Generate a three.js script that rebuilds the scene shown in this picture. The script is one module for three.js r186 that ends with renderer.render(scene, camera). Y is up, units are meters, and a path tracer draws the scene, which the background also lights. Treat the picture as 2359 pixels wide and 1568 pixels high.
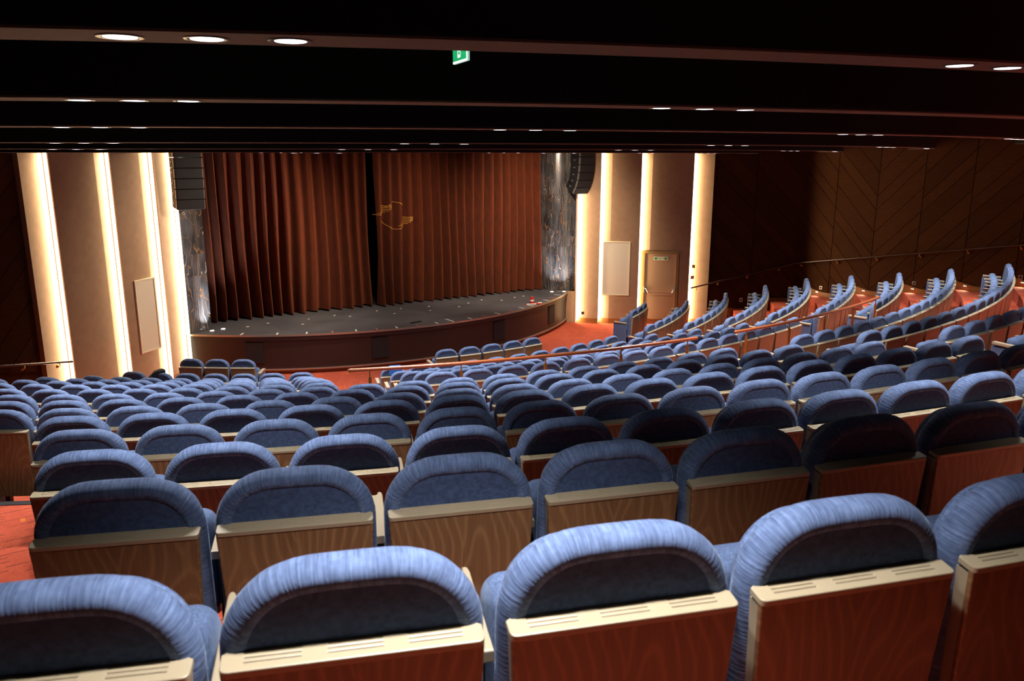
import * as THREE from 'three';
import { RoundedBoxGeometry } from 'three/addons/geometries/RoundedBoxGeometry.js';
import { mergeGeometries } from 'three/addons/utils/BufferGeometryUtils.js';
import { RectAreaLightUniformsLib } from 'three/addons/lights/RectAreaLightUniformsLib.js';

// ---------------------------------------------------------------- camera, exposure
RectAreaLightUniformsLib.init();
const scene = new THREE.Scene();
scene.background = new THREE.Color(0x000000);
const camera = new THREE.PerspectiveCamera(46.24, 2359 / 1568, 0.05, 80);
camera.position.set(-9.684, 5.16, 25.083);
camera.rotation.order = 'YXZ';
camera.rotation.set(-THREE.MathUtils.degToRad(13.12), -0.579, 0);
camera.focus = 11; camera.userData.fStop = 5.6;
const renderer = new THREE.WebGLRenderer();
renderer.toneMapping = THREE.LinearToneMapping;
renderer.toneMappingExposure = 1.0;
renderer.shadowMap.enabled = true;

const DOWN_CD = 11;             // each ceiling downlight
const COVE_CD = 75;             // each wall cove strip
const STAGE_CD = 120;            // each stage spotlight
const WHITE = new THREE.Color(1.0, 0.965, 0.94), WARM = new THREE.Color(1.0, 0.76, 0.46);

// ---------------------------------------------------------------- helpers
function rng(seed) { let a = seed >>> 0; return () => { a = (a + 0x6D2B79F5) | 0; let t = Math.imul(a ^ (a >>> 15), 1 | a); t = (t + Math.imul(t ^ (t >>> 7), 61 | t)) ^ t; return ((t ^ (t >>> 14)) >>> 0) / 4294967296; }; }
const R0 = rng(7);
const taken = {};
function numbered(n) { if (!(n in taken)) { taken[n] = 0; return n; } taken[n]++; return n + '_' + String(taken[n]).padStart(3, '0'); }
function thing(name, label, category, pos = [0, 0, 0], turn = 0, group) {
  const o = new THREE.Group(); o.name = numbered(name); o.position.set(...pos); o.rotation.y = turn; scene.add(o);
  o.userData = { label, category }; if (group) o.userData.group = group; return o;
}
function part(name, geo, mat, parent, label) { const m = new THREE.Mesh(geo, mat); m.name = name; if (label) m.userData.label = label; parent.add(m); return m; }
function single(name, geo, mat, label, category, group) { const m = new THREE.Mesh(geo, mat); m.name = numbered(name); m.userData = { label, category }; if (group) m.userData.group = group; scene.add(m); return m; }
function struct(name, label, category) { const g = new THREE.Group(); g.name = numbered(name); g.userData = { kind: 'structure', label, category }; scene.add(g); return g; }
const box = (w, h, d, x = 0, y = 0, z = 0) => { const g = new THREE.BoxGeometry(w, h, d); g.translate(x, y, z); return g; };
const rbox = (w, h, d, r, x = 0, y = 0, z = 0, s = 2) => { const g = new RoundedBoxGeometry(w, h, d, s, r); g.translate(x, y, z); return g; };
const cyl = (r0, r1, h, x = 0, y = 0, z = 0, n = 16) => { const g = new THREE.CylinderGeometry(r0, r1, h, n); g.translate(x, y, z); return g; };
const merge = l => mergeGeometries(l.map(g => { const q = g.index ? g.toNonIndexed() : g; for (const k of Object.keys(q.attributes)) if (!['position', 'normal', 'uv'].includes(k)) q.deleteAttribute(k); return q; }));
const ORD = ['zeroth', 'first', 'second', 'third', 'fourth', 'fifth', 'sixth', 'seventh', 'eighth', 'ninth', 'tenth', 'eleventh', 'twelfth', 'thirteenth', 'fourteenth', 'fifteenth', 'sixteenth', 'seventeenth', 'eighteenth', 'nineteenth', 'twentieth'];

// tiling value noise for textures
function noise2(seed, n) { const r = rng(seed), t = new Float32Array(n * n).map(() => r()); const f = (x) => x * x * (3 - 2 * x);
  return (x, y) => { x = ((x % n) + n) % n; y = ((y % n) + n) % n; const i = Math.floor(x), j = Math.floor(y), a = f(x - i), b = f(y - j), i1 = (i + 1) % n, j1 = (j + 1) % n;
    return (t[j * n + i] * (1 - a) + t[j * n + i1] * a) * (1 - b) + (t[j1 * n + i] * (1 - a) + t[j1 * n + i1] * a) * b; }; }
function tex(w, h, fn, srgb = true, rep = [1, 1]) {
  const d = new Uint8Array(w * h * 4);
  for (let y = 0; y < h; y++) for (let x = 0; x < w; x++) { const c = fn(x / w, y / h), k = (y * w + x) * 4; for (let i = 0; i < 3; i++) d[k + i] = Math.max(0, Math.min(255, c[i])); d[k + 3] = 255; }
  const t = new THREE.DataTexture(d, w, h); t.wrapS = t.wrapT = THREE.RepeatWrapping; t.magFilter = THREE.LinearFilter; t.minFilter = THREE.LinearMipmapLinearFilter; t.generateMipmaps = true;
  if (srgb) t.colorSpace = THREE.SRGBColorSpace; t.repeat.set(...rep); t.needsUpdate = true; return t;
}
const mixc = (a, b, t) => a.map((v, i) => v + (b[i] - v) * t);
const lin = (r, g, b) => new THREE.Color().setRGB(r, g, b);
const phys = o => new THREE.MeshPhysicalMaterial(o), std = o => new THREE.MeshStandardMaterial(o);

// ---------------------------------------------------------------- materials
const nA = noise2(11, 64), nB = noise2(12, 256), nC = noise2(13, 32), nD = noise2(14, 16);
// chenille: fine ribs across u with broken dark threads and soft patches
const chen = (x, y) => { const rib = nB(x * 128, y * 8) * 0.6 + nB(x * 256 + 31, y * 16) * 0.4, pile = nA(x * 16, y * 16) * 0.6 + nA(x * 64, y * 64) * 0.4; return [rib, pile]; };
const fabricMap = tex(512, 512, (x, y) => { const [r, p] = chen(x, y); const k = 0.62 + 0.5 * r + 0.32 * (p - 0.5); return mixc([29, 41, 68], [111, 132, 173], Math.max(0, Math.min(1, k - 0.28))); }, true, [2, 2]);
const fabricBump = tex(512, 512, (x, y) => { const [r, p] = chen(x, y); const v = 255 * (0.7 * r + 0.3 * p); return [v, v, v]; }, false, [2, 2]);
const M = {};
M.fabric = phys({ map: fabricMap, roughness: 0.92, bumpMap: fabricBump, bumpScale: 0.0018, sheen: 0.55, sheenColor: lin(0.5, 0.64, 0.85), sheenRoughness: 0.5 });
const weave = tex(256, 256, (x, y) => { const v = nB(x * 256, y * 256) * 0.5 + nA(x * 32, y * 32) * 0.5; return mixc([38, 51, 80], [72, 92, 131], v); }, true, [3, 3]);
M.panelFabric = phys({ map: weave, roughness: 0.95, sheen: 0.35, sheenColor: lin(0.35, 0.45, 0.7), sheenRoughness: 0.6 });
// stained veneer: cathedral figure, three cuts
function woodTex(seed, cx) {
  const n = noise2(seed, 32), m = noise2(seed + 1, 128);
  return tex(512, 512, (x, y) => {
    const dx = (x - cx), w = Math.sqrt(dx * dx * 9 + 0.02) + 0.55 * y + 0.3 * (n(x * 4, y * 2.5) - 0.5) + 0.1 * (n(x * 12, y * 5) - 0.5);
    const ring = Math.pow(0.5 + 0.5 * Math.sin(w * 36), 4), fine = m(x * 128, y * 6) * 0.6 + m(x * 60, y * 2) * 0.4, bl = n(x * 3, y * 3);
    const b = mixc([94, 68, 45], [130, 98, 66], 0.55 * fine + 0.35 * bl); return mixc(b, [166, 130, 90], 0.34 * ring);
  }, true, [1.7, 1.7]);
}
M.woods = [[21, 0.35], [24, 0.7], [27, 0.1]].map(([s, c]) => phys({ map: woodTex(s, c), roughness: 0.42, clearcoat: 0.35, clearcoatRoughness: 0.3 }));
M.cap = phys({ color: 0x94876f, roughness: 0.4, clearcoat: 0.25, clearcoatRoughness: 0.35 });
M.arm = phys({ color: 0x9d8f78, roughness: 0.4, clearcoat: 0.2, clearcoatRoughness: 0.3 });
M.darkSteel = std({ color: 0x16161a, roughness: 0.5, metalness: 0.3 });
M.black = std({ color: 0x08070a, roughness: 0.9 });
M.ceilBlack = std({ color: 0x050404, roughness: 0.95 });
M.soffit = std({ color: 0x624a3b, roughness: 0.85 });
const carpetTex = tex(1024, 1024, (x, y) => {
  const g = nB(x * 256, y * 256), b = nA(x * 8, y * 8) * 0.5 + nA(x * 32, y * 32) * 0.5;
  let c = mixc([154, 57, 33], [207, 94, 62], 0.45 * g + 0.55 * b);
  const wob = 0.03 * nC(x * 8, y * 8), row = (y + wob) * 26, f = row - Math.floor(row), on = nD(x * 16 + 5, Math.floor(row) * 3.7) > 0.52;
  if (f < 0.12 && on) c = mixc(c, [60, 24, 14], 0.75);
  const cell = nC(Math.floor(x * 64) * 1.37, Math.floor(y * 26) * 2.11); if (cell > 0.9 && (x * 64) % 1 < 0.3 && f < 0.7) c = mixc(c, [50, 22, 14], 0.8);
  if (nC(Math.floor(x * 48) * 1.71 + 3, Math.floor(y * 24) * 1.9 + 7) > 0.94) c = mixc(c, [214, 130, 40], 0.6);
  return c;
}, true, [0.6, 0.6]);
M.carpet = phys({ map: carpetTex, roughness: 1, bumpMap: tex(256, 256, (x, y) => { const v = 255 * nB(x * 256, y * 256); return [v, v, v]; }, false, [4, 4]), bumpScale: 0.002, sheen: 0.2, sheenColor: lin(0.7, 0.3, 0.2), sheenRoughness: 0.7 });
M.nosing = std({ color: 0x232123, roughness: 0.55 });
M.tan = std({ map: tex(256, 256, (x, y) => { const v = nB(x * 256, y * 128) * 0.4 + nA(x * 12, y * 12) * 0.6; return mixc([146, 116, 90], [164, 132, 104], v); }, true, [0.8, 0.8]), roughness: 0.8 });
M.cream = std({ color: 0xd8cfba, roughness: 0.6 });
M.creamFrame = std({ color: 0xe2d6bb, roughness: 0.5 });
M.baseWood = phys({ map: tex(256, 256, (x, y) => mixc([120, 76, 36], [158, 106, 54], nB(x * 8, y * 128) * 0.6 + nA(x * 8, y * 8) * 0.4), true, [1, 1]), roughness: 0.45, clearcoat: 0.2 });
const sideTex = tex(512, 512, (x, y) => { const g = nB(x * 24, y * 256) * 0.6 + nA(x * 8, y * 40) * 0.4; return mixc([58, 32, 14], [80, 47, 22], g); }, true, [0.8, 0.8]);
M.sidePanels = [0, 1, 2].map(i => phys({ map: sideTex, color: [0xffffff, 0xf2efe9, 0xe8e4de][i], roughness: 0.9, specularIntensity: 0.25 }));
M.joint = std({ color: 0x120c08, roughness: 0.9 });
const marbleTex = tex(512, 1024, (x, y) => {
  const w = 0.22 * (nA(x * 8, y * 4) - 0.5) + 0.08 * (nA(x * 24, y * 12) - 0.5);
  const base = mixc([34, 34, 36], [104, 104, 110], Math.pow(nA(x * 10 + w * 6, y * 3) * 0.55 + nC(x * 20, y * 9) * 0.45, 1.4));
  const v1 = Math.abs(Math.sin((x * 3.2 + w * 3 + 0.25 * y) * 6.283 * 2)), v2 = Math.abs(Math.sin((x * 5.1 - y * 0.4 + w * 5 + 0.3) * 6.283)), v3 = Math.abs(Math.sin((x * 1.3 + y * 3.1 + w * 2) * 6.283));
  const m = nA(x * 6 + 9, y * 5 + 2);
  let c = mixc(base, [176, 118, 62], Math.max(0, 1 - v1 * 5) * (m > 0.4 ? 0.9 : 0.25)); c = mixc(c, [214, 196, 170], Math.max(0, 1 - v2 * 8) * (m > 0.5 ? 0.9 : 0.15)); c = mixc(c, [150, 96, 44], Math.max(0, 1 - v3 * 14) * (m < 0.5 ? 0.8 : 0.1)); return c;
}, true, [0.62, 0.35]);
M.marble = phys({ map: marbleTex, roughness: 0.25, clearcoat: 0.3, clearcoatRoughness: 0.15 });
M.curtain = phys({ map: tex(256, 256, (x, y) => { const v = nB(x * 128, y * 24) * 0.5 + nA(x * 16, y * 8) * 0.5; return mixc([78, 30, 4], [110, 45, 6], v); }, true, [1, 0.6]), roughness: 1, sheen: 0.3, sheenColor: lin(0.5, 0.15, 0.02), sheenRoughness: 0.45 });
M.gold = std({ color: 0xe6b050, roughness: 0.55, metalness: 0.3 });
M.stage = phys({ map: tex(1024, 1024, (x, y) => { const g = nB(x * 256, y * 256), b = nA(x * 10, y * 10); let c = mixc([64, 64, 70], [92, 92, 98], 0.4 * g + 0.6 * b); const s = Math.abs(nA(x * 9 + 3 * nC(x * 6, y * 6), y * 30) - 0.5); if (s < 0.006 && nC(x * 20, y * 20) > 0.66) c = mixc(c, [120, 118, 118], 0.6); return c; }, true, [0.25, 0.25]), roughness: 0.55 });
M.fascia = phys({ color: 0x281713, roughness: 0.5, clearcoat: 0.15, clearcoatRoughness: 0.4 });
M.grille = std({ color: 0x121216, roughness: 0.7 });
M.alu = std({ color: 0xb8b2a6, roughness: 0.35, metalness: 0.8 });
M.chrome = std({ color: 0xe8e6e2, roughness: 0.18, metalness: 1 });
M.brass = std({ color: 0xc48a3e, roughness: 0.35, metalness: 0.6 });
M.railWood = phys({ color: 0xa0562f, roughness: 0.28, clearcoat: 0.7, clearcoatRoughness: 0.15 });
M.darkRail = phys({ color: 0x3c2012, roughness: 0.35, clearcoat: 0.4 });
M.door = std({ color: 0xa88768, roughness: 0.6 });
M.doorFrame = std({ color: 0x8a6a3c, roughness: 0.5 });
M.speaker = std({ color: 0x111215, roughness: 0.6 });
M.white = std({ color: 0xe6e2da, roughness: 0.7 });
M.red = std({ color: 0xc4161c, roughness: 0.45 });
M.lens = std({ color: 0xffffff, emissive: lin(1, 0.95, 0.98), emissiveIntensity: 6 });
M.cove = std({ color: 0xfff2d8, emissive: lin(1, 0.8, 0.5), emissiveIntensity: 4 });
M.bronze = std({ color: 0x2a211a, roughness: 0.4, metalness: 0.7 });
M.bagBlack = std({ color: 0x0c0c0d, roughness: 0.8 });
M.blueCloth = std({ color: 0x1c63b8, roughness: 0.8 });

// ---------------------------------------------------------------- the house: rows on concentric arcs about the origin
const EYE = 5.16, TOP = 0.98;
const RR = [0, 25.405, 24.270, 23.176, 22.064, 20.972, 19.896, 18.791, 17.709, 16.644, 15.576, 14.511, 13.428, 12.330, 11.229, 10.104];
const HH = [0, 0.773, 1.029, 1.311, 1.576, 1.834, 2.105, 2.367, 2.629, 2.882, 3.136, 3.405, 3.686, 3.964, 4.18, 4.18];
const FY = HH.map((h, k) => k ? (k >= 14 ? 0 : EYE - h - TOP) : 0);
const polar = (r, a, y = 0) => new THREE.Vector3(r * Math.sin(a), y, r * Math.cos(a));
// splayed walls either side of the stage, then the side walls
const WR = { A: [5.42, 5.46], d: [0.8044, 0.5941], n: [-0.5941, 0.8044], end: 6.81, X: 10.9, side: 1 };
const WL = { A: [-6.10, 5.30], d: [-0.8044, 0.5941], n: [0.5941, 0.8044], end: 6.90, X: -11.65, side: -1 };
const onWall = (w, s, d, y) => new THREE.Vector3(w.A[0] + w.d[0] * s + w.n[0] * d, y, w.A[1] + w.d[1] * s + w.n[1] * d);
const inside = (x, z) => x < WR.X && x > WL.X && (x - WR.A[0]) * WR.n[0] + (z - WR.A[1]) * WR.n[1] > 0 && (x - WL.A[0]) * WL.n[0] + (z - WL.A[1]) * WL.n[1] > 0;
function lim(r, side) { let a = 0; while (a < 1.5 && inside(r * Math.sin(side * a), r * Math.cos(a))) a += 0.002; return side * a; }
function ringShape(r0, r1, a0, a1, b0, b1, seg = 64, cx = 0, cz = 0) {   // inner arc a0..a1, outer arc b0..b1
  const p = []; for (let i = 0; i <= seg; i++) { const a = a0 + (a1 - a0) * i / seg; p.push(new THREE.Vector2(cx + r0 * Math.sin(a), cz + r0 * Math.cos(a))); }
  for (let i = seg; i >= 0; i--) { const a = b0 + (b1 - b0) * i / seg; p.push(new THREE.Vector2(cx + r1 * Math.sin(a), cz + r1 * Math.cos(a))); }
  return new THREE.Shape(p);
}
function slab(shape, yTop, depth) { const g = new THREE.ExtrudeGeometry(shape, { depth, bevelEnabled: false }); g.rotateX(Math.PI / 2); g.translate(0, yTop, 0); return g; }
const band = (r0, r1, a0, a1, y0, y1, cx = 0, cz = 0, seg = 64) => slab(ringShape(r0, r1, a0, a1, a0, a1, seg, cx, cz), y1, y1 - y0);
const fullBand = (r0, r1, y0, y1, seg = 96) => slab(ringShape(r0, r1, lim(r0, -1), lim(r0, 1), lim(r1, -1), lim(r1, 1), seg), y1, y1 - y0);

// floor: carpeted tiers
const LIPG = 0.30;
{
  const f = struct('floor', 'red patterned carpet on curved seating tiers', 'floor');
  part('carpet_tier', slab(ringShape(6.9, RR[14] + LIPG, lim(6.9, -1), lim(6.9, 1), lim(RR[14] + LIPG, -1), lim(RR[14] + LIPG, 1), 96), 0, 0.3), M.carpet, f);
  for (let k = 13; k >= 1; k--) {
    const r0 = RR[k + 1] + LIPG, r1 = RR[k] + LIPG;
    if (k >= 2 && k <= 5) part('carpet_tier', slab(ringShape(r0, r1, -10.0 / r0, lim(r0, 1), -10.0 / r1, lim(r1, 1), 96), FY[k], FY[k] - FY[5] + 0.5), M.carpet, f);   // these tiers stop at the flat left landing
    else part('carpet_tier', fullBand(r0, r1, FY[k] - 0.5, FY[k]), M.carpet, f);
  }
  part('carpet_landing', slab(ringShape(RR[6] + LIPG, RR[2] + LIPG, lim(RR[6] + LIPG, -1), -10.0 / (RR[6] + LIPG), lim(RR[2] + LIPG, -1), -10.0 / (RR[2] + LIPG), 24), FY[5], 0.5), M.carpet, f);
  part('carpet_tier', fullBand(RR[1] + LIPG, 30, FY[1] - 0.3, FY[1] + 0.26), M.carpet, f);
  for (const k of [5, 6, 7]) { const r = RR[k + 1] + LIPG; part('step_nosing', band(r - 0.008, r + 0.065, -11.4 / r, -10.02 / r, FY[k] - 0.05, FY[k] + 0.006, 0, 0, 10), M.nosing, f); }
  for (let k = 4; k <= 8; k++) { const r = RR[k + 1] + LIPG; part('step_nosing', band(r - 0.008, r + 0.065, -0.95 / r, 0.06 / r, FY[k] - 0.05, FY[k] + 0.006, 0, 0, 8), M.nosing, f); }
}

// ---------------------------------------------------------------- ceiling: black coffers between curved beams with downlights
const BEAMS = [[25.5, 5.74], [23.27, 5.62], [21.20, 5.50], [19.0, 5.40], [16.9, 5.292], [14.9, 5.235], [12.8, 5.19]];
{
  const c = struct('ceiling', 'black auditorium ceiling with curved beams', 'ceiling');
  part('ceiling_slab', box(26, 0.2, 32, -0.4, 6.7, 16), M.ceilBlack, c);
  BEAMS.forEach(([r, y]) => {
    part('beam', fullBand(r - 0.19, r + 0.17, y + 0.012, 6.62), M.ceilBlack, c);
    part('soffit', fullBand(r - 0.17, r + 0.17, y, y + 0.012), M.soffit, c, 'brown beam underside');
  });
  part('bulkhead', fullBand(9.2, 12.6, 5.2, 6.6), M.ceilBlack, c);
}
const lampS = [[-9.40, -9.07, -8.74], [-5.42, -5.05, -4.68], [-0.94, -0.6, -0.26], [3.75, 4.1, 4.45], [7.85, 8.2, 8.55]];
const placeName = ['by the left wall', 'left of the hall centre', 'at the hall centre', 'right of the hall centre', 'by the right wall'];
{
  const ringPts = [[0.064, 0.004], [0.066, -0.002], [0.078, -0.004], [0.09, -0.003], [0.092, 0.0], [0.092, 0.004]].map(p => new THREE.Vector2(...p));
  const ring = new THREE.LatheGeometry(ringPts, 28), lens = new THREE.LatheGeometry([[0.066, 0.0], [0.064, -0.003], [0.05, -0.004], [0.025, -0.0045], [0, -0.005]].map(p => new THREE.Vector2(...p)), 24);
  const bn = ['beam behind the camera row', 'nearest visible beam', 'second visible beam', 'third visible beam', 'fourth visible beam', 'fifth visible beam', 'beam nearest the stage', 'bulkhead over the front row'];
  [...BEAMS, [10.9, 5.199]].forEach(([r, y], b) => lampS.forEach((tr, g) => tr.forEach((s, i) => { if (b === 1 && g === 1) s = [-5.32, -4.97, -4.6][i];
    if (b >= 6 && (g === 0 || g === 4)) return;
    const a = s / r, p = polar(r, a, y - 0.001); if (!inside(p.x, p.z)) return;
    const t = thing('downlight', `round downlight, ${['left', 'middle', 'right'][i]} of three ${placeName[g]} on ${bn[b]}`, 'downlight', [p.x, p.y, p.z], a, 'ceiling downlights');
    part('trim_ring', ring, M.bronze, t); part('lens', lens, M.lens, t);
    const L = new THREE.SpotLight(WHITE, DOWN_CD * [1, 1, 1.25, 1.8, 2.4, 2.9, 3.2, 3.0][b], 0, 0.82, 0.75, 2); L.name = 'lamp'; L.position.set(0, -0.032, 0); L.target.position.set(0, -3, 0); L.shadow.radius = 2.6; t.add(L, L.target);
  })));
}

// ---------------------------------------------------------------- splayed walls: overlapping panels, each lit from a cove behind its stage-side neighbour
const YT = 6.5;
function prism(w, pts, y0, y1) { let p = pts.map(([s, d]) => { const v = onWall(w, s, d, 0); return new THREE.Vector2(v.x, v.z); }); const g = new THREE.ExtrudeGeometry(new THREE.Shape(p), { depth: y1 - y0, bevelEnabled: false }); g.rotateX(Math.PI / 2); g.translate(0, y1, 0);
  const pos = g.attributes.position, nn = g.attributes.normal, uv = g.attributes.uv; for (let i = 0; i < pos.count; i++) { const s = (pos.getX(i) - w.A[0]) * w.d[0] + (pos.getZ(i) - w.A[1]) * w.d[1]; uv.setXY(i, s, pos.getY(i)); } return g; }
function coveWall(w, breaks, name, sideWord, door) {
  const g = struct(name, `tan splayed ${sideWord} wall of overlapping panels with glowing coves`, 'wall');
  for (let i = 0; i < breaks.length - 1; i++) {
    const s0 = breaks[i], s1 = breaks[i + 1], c = Math.min(0.33, (s1 - s0) * 0.5);
    const folded = [[s0 - 0.05, 0], [s0 + c, 0.085], [s1, 0.155], [s1, -0.02], [s1 - 0.02, -0.12], [s0 - 0.05, -0.12]], flat = [[s0 - 0.05, 0], [s1, 0.155], [s1, -0.12], [s0 - 0.05, -0.12]];
    if (door === i) { part('wall_panel', prism(w, flat, -0.1, 2.30), M.tan, g); part('wall_panel', prism(w, folded, 2.30, YT), M.tan, g); }
    else part('wall_panel', prism(w, folded, -0.1, YT), M.tan, g);
    part('baseboard', prism(w, [[s0, 0.02], [s0 + c, 0.11], [s1, 0.175], [s1, 0.1], [s0, -0.05]], 0.0, 0.16), M.baseWood, g);
  }
  if (door >= 0) part('wall_panel', prism(w, [[breaks[0] - 0.6, -0.02], [breaks[0], -0.02], [breaks[0], -0.14], [breaks[0] - 0.6, -0.14]], -0.1, 0.98), M.tan, g);
  for (let i = 0; i < breaks.length - 1; i++) {
    const s0 = breaks[i], h = YT - 0.2, t = thing('cove_light', `warm white vertical cove light, ${ORD[i + 1]} from the stage on ${sideWord} wall`, 'cove light', onWall(w, s0, 0, 0.02).toArray(), 0, 'vertical wall cove lights');
    const geo = prism(w, [[s0 - 0.005, 0.035], [s0 + 0.012, 0.035], [s0 + 0.012, 0.125], [s0 - 0.005, 0.125]], 0.02, h); geo.translate(-t.position.x, -t.position.y, -t.position.z); part('diffuser', geo, M.cove, t);
    const L = new THREE.RectAreaLight(WARM, COVE_CD, 0.085, h - 0.1); L.name = 'strip'; const p = onWall(w, s0 + 0.02, 0.08, h / 2 + 0.02); L.position.copy(p).sub(t.position); t.add(L); scene.updateMatrixWorld(true);
    L.lookAt(onWall(w, s0 + 1.2, -0.12, h / 2 + 0.02)); L.rotateY(0);
  }
  return g;
}
const BR = [0.11, 0.79, 2.00, 3.55, 4.15], BL = [-0.08, 0.57, 1.74, 3.18, 3.81];
coveWall(WR, BR, 'wall_right_splay', 'right', 2); coveWall(WL, BL, 'wall_left_splay', 'left', -1);

// dark wood walls of diagonal boards in vertical bays
function boardWall(name, label, P, dir, nrm, bays, y0, y1, flip) {
  const g = struct(name, label, 'wall'); const total = bays[bays.length - 1];
  const O = (u, v, d) => new THREE.Vector3(P[0] + dir[0] * u + nrm[0] * d, v, P[1] + dir[1] * u + nrm[1] * d);
  const quad = (pts, d0, d1) => { const pos = [], uv = [], f = pts.map(([u, v]) => O(u, v, d1)), b = pts.map(([u, v]) => O(u, v, d0)), n = pts.length; const tri = (a, b2, c, ua, ub, uc) => { for (const q of [a, b2, c]) pos.push(q.x, q.y, q.z); uv.push(...ua, ...ub, ...uc); };
    for (let i = 1; i < n - 1; i++) tri(f[0], f[i], f[i + 1], pts[0], pts[i], pts[i + 1]);
    for (let i = 0; i < n; i++) { const j = (i + 1) % n; tri(f[i], b[i], b[j], pts[i], pts[i], pts[j]); tri(f[i], b[j], f[j], pts[i], pts[j], pts[j]); }
    const geo = new THREE.BufferGeometry(); geo.setAttribute('position', new THREE.Float32BufferAttribute(pos, 3)); geo.setAttribute('uv', new THREE.Float32BufferAttribute(uv, 2)); geo.computeVertexNormals(); return geo; };
  part('wall_backing', quad([[0, y0], [total, y0], [total, y1], [0, y1]], -0.1, 0), M.joint, g);
  const clip = (poly, a, b, keepAbove) => { const out = []; for (let i = 0; i < poly.length; i++) { const p = poly[i], q = poly[(i + 1) % poly.length], sp = (p[1] - a) * b, sq = (q[1] - a) * b; if (sp >= 0) out.push(p); if ((sp >= 0) !== (sq >= 0)) { const t = sp / (sp - sq); out.push([p[0] + (q[0] - p[0]) * t, p[1] + (q[1] - p[1]) * t]); } } return out; };
  const r = rng(name.length * 31);
  for (let b = 0; b < bays.length - 1; b++) {
    const u0 = bays[b] + 0.009, u1 = bays[b + 1] - 0.009, sl = flip(b) * (u1 - u0) * 1.0, steps = []; let v = y0 - 2; let k = 0; while (v < y1 + 2) { steps.push(v); v += [0.62, 0.38, 0.62][k++ % 3]; }
    for (let i = 0; i < steps.length - 1; i++) {
      const a = steps[i] + 0.009, c = steps[i + 1] - 0.009, sh = flip(b) > 0 ? 0 : (u1 - u0); let poly = [[u0, a + sh], [u1, a + sh + sl], [u1, c + sh + sl], [u0, c + sh]];
      poly = clip(poly, y0, 1); if (poly.length < 3) continue; poly = clip(poly, y1, -1); if (poly.length < 3) continue;
      part('board', quad(poly, 0, 0.016 + 0.002 * r()), M.sidePanels[Math.floor(r() * 3)], g);
    }
  }
  return g;
}
boardWall('wall_right_angled', 'dark wooden angled wall of diagonal boards beside lit panels', [onWall(WR, 4.15, 0.02, 0).x, onWall(WR, 4.15, 0.02, 0).z], WR.d, WR.n, [0, 0.02, 1.3, 2.68], 0, 6.2, () => -1);
boardWall('wall_right', 'brown wooden side wall of chevron boards along the right aisle', [10.9, 9.48], [0, 1], [-1, 0], [0, 1.22, 2.5, 3.78, 5.03, 6.28, 7.53, 9.0, 10.5], 0.2, 6.2, b => b < 2 ? -1 : 1);
boardWall('wall_left_angled', 'dark wooden angled wall left of the lit panels', [onWall(WL, 3.81, 0.02, 0).x, onWall(WL, 3.81, 0.02, 0).z], WL.d, WL.n, [0, 1.3, 3.1], 0, 6.2, () => -1);
{
  const g = struct('wall_left', 'dark wooden left side wall beside the seats', 'wall'); part('wall_face', box(0.2, 7, 24, -11.75, 3.2, 21), M.sidePanels[0], g);
  const b = struct('wall_back', 'dark rear wall behind the last row', 'wall'); part('wall_face', box(24, 7, 0.2, -0.4, 3.2, 30.2), M.sidePanels[0], b);
  const r2 = struct('wall_right_rear', 'dark rear part of the right wall', 'wall'); part('wall_face', box(0.2, 7, 11, 11.02, 3.2, 25.4), M.sidePanels[0], r2);
  const s = struct('wall_stage', 'black wall behind the stage curtain', 'wall'); part('wall_face', box(15, 7, 0.2, -0.2, 3.2, 2.6), M.black, s);
  part('wall_face', box(0.2, 7, 3.0, 6.0, 3.2, 4.0), M.black, s); part('wall_face', box(0.2, 7, 3.0, -6.6, 3.2, 3.8), M.black, s);
}
// stepped wooden skirting along the right-hand walls
{
  const b = struct('baseboard_right', 'golden wood stepped skirting along right wall', 'skirting');
  part('skirting_board', prism(WR, [[4.15, 0.02], [5.5, 0.02], [5.5, 0.05], [4.15, 0.05]], 0, FY[13] + 0.3), M.baseWood, b);
  part('skirting_board', prism(WR, [[5.5, 0.02], [6.79, 0.02], [6.79, 0.05], [5.5, 0.05]], 0, FY[12] + 0.35), M.baseWood, b);
  for (let k = 11; k >= 4; k--) {
    const z0 = Math.max(9.52, Math.sqrt(Math.max(0, (RR[k + 1] + LIPG) ** 2 - 10.9 ** 2))), z1 = Math.sqrt((RR[k] + LIPG) ** 2 - 10.9 ** 2); if (!(z1 > z0)) continue;
    const sh = new THREE.Shape([new THREE.Vector2(z0 - 0.02, FY[k] - 0.3), new THREE.Vector2(z1, FY[k] - 0.3), new THREE.Vector2(z1, FY[k] + 0.13), new THREE.Vector2(z0 + 0.5, FY[k] + 0.13), new THREE.Vector2(z0 - 0.02, FY[k] + 0.22)]);
    const g = new THREE.ExtrudeGeometry(sh, { depth: 0.03, bevelEnabled: false }); g.rotateY(-Math.PI / 2); g.translate(10.88, 0, 0); part('skirting_board', g, M.baseWood, b);
  }
}

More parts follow.
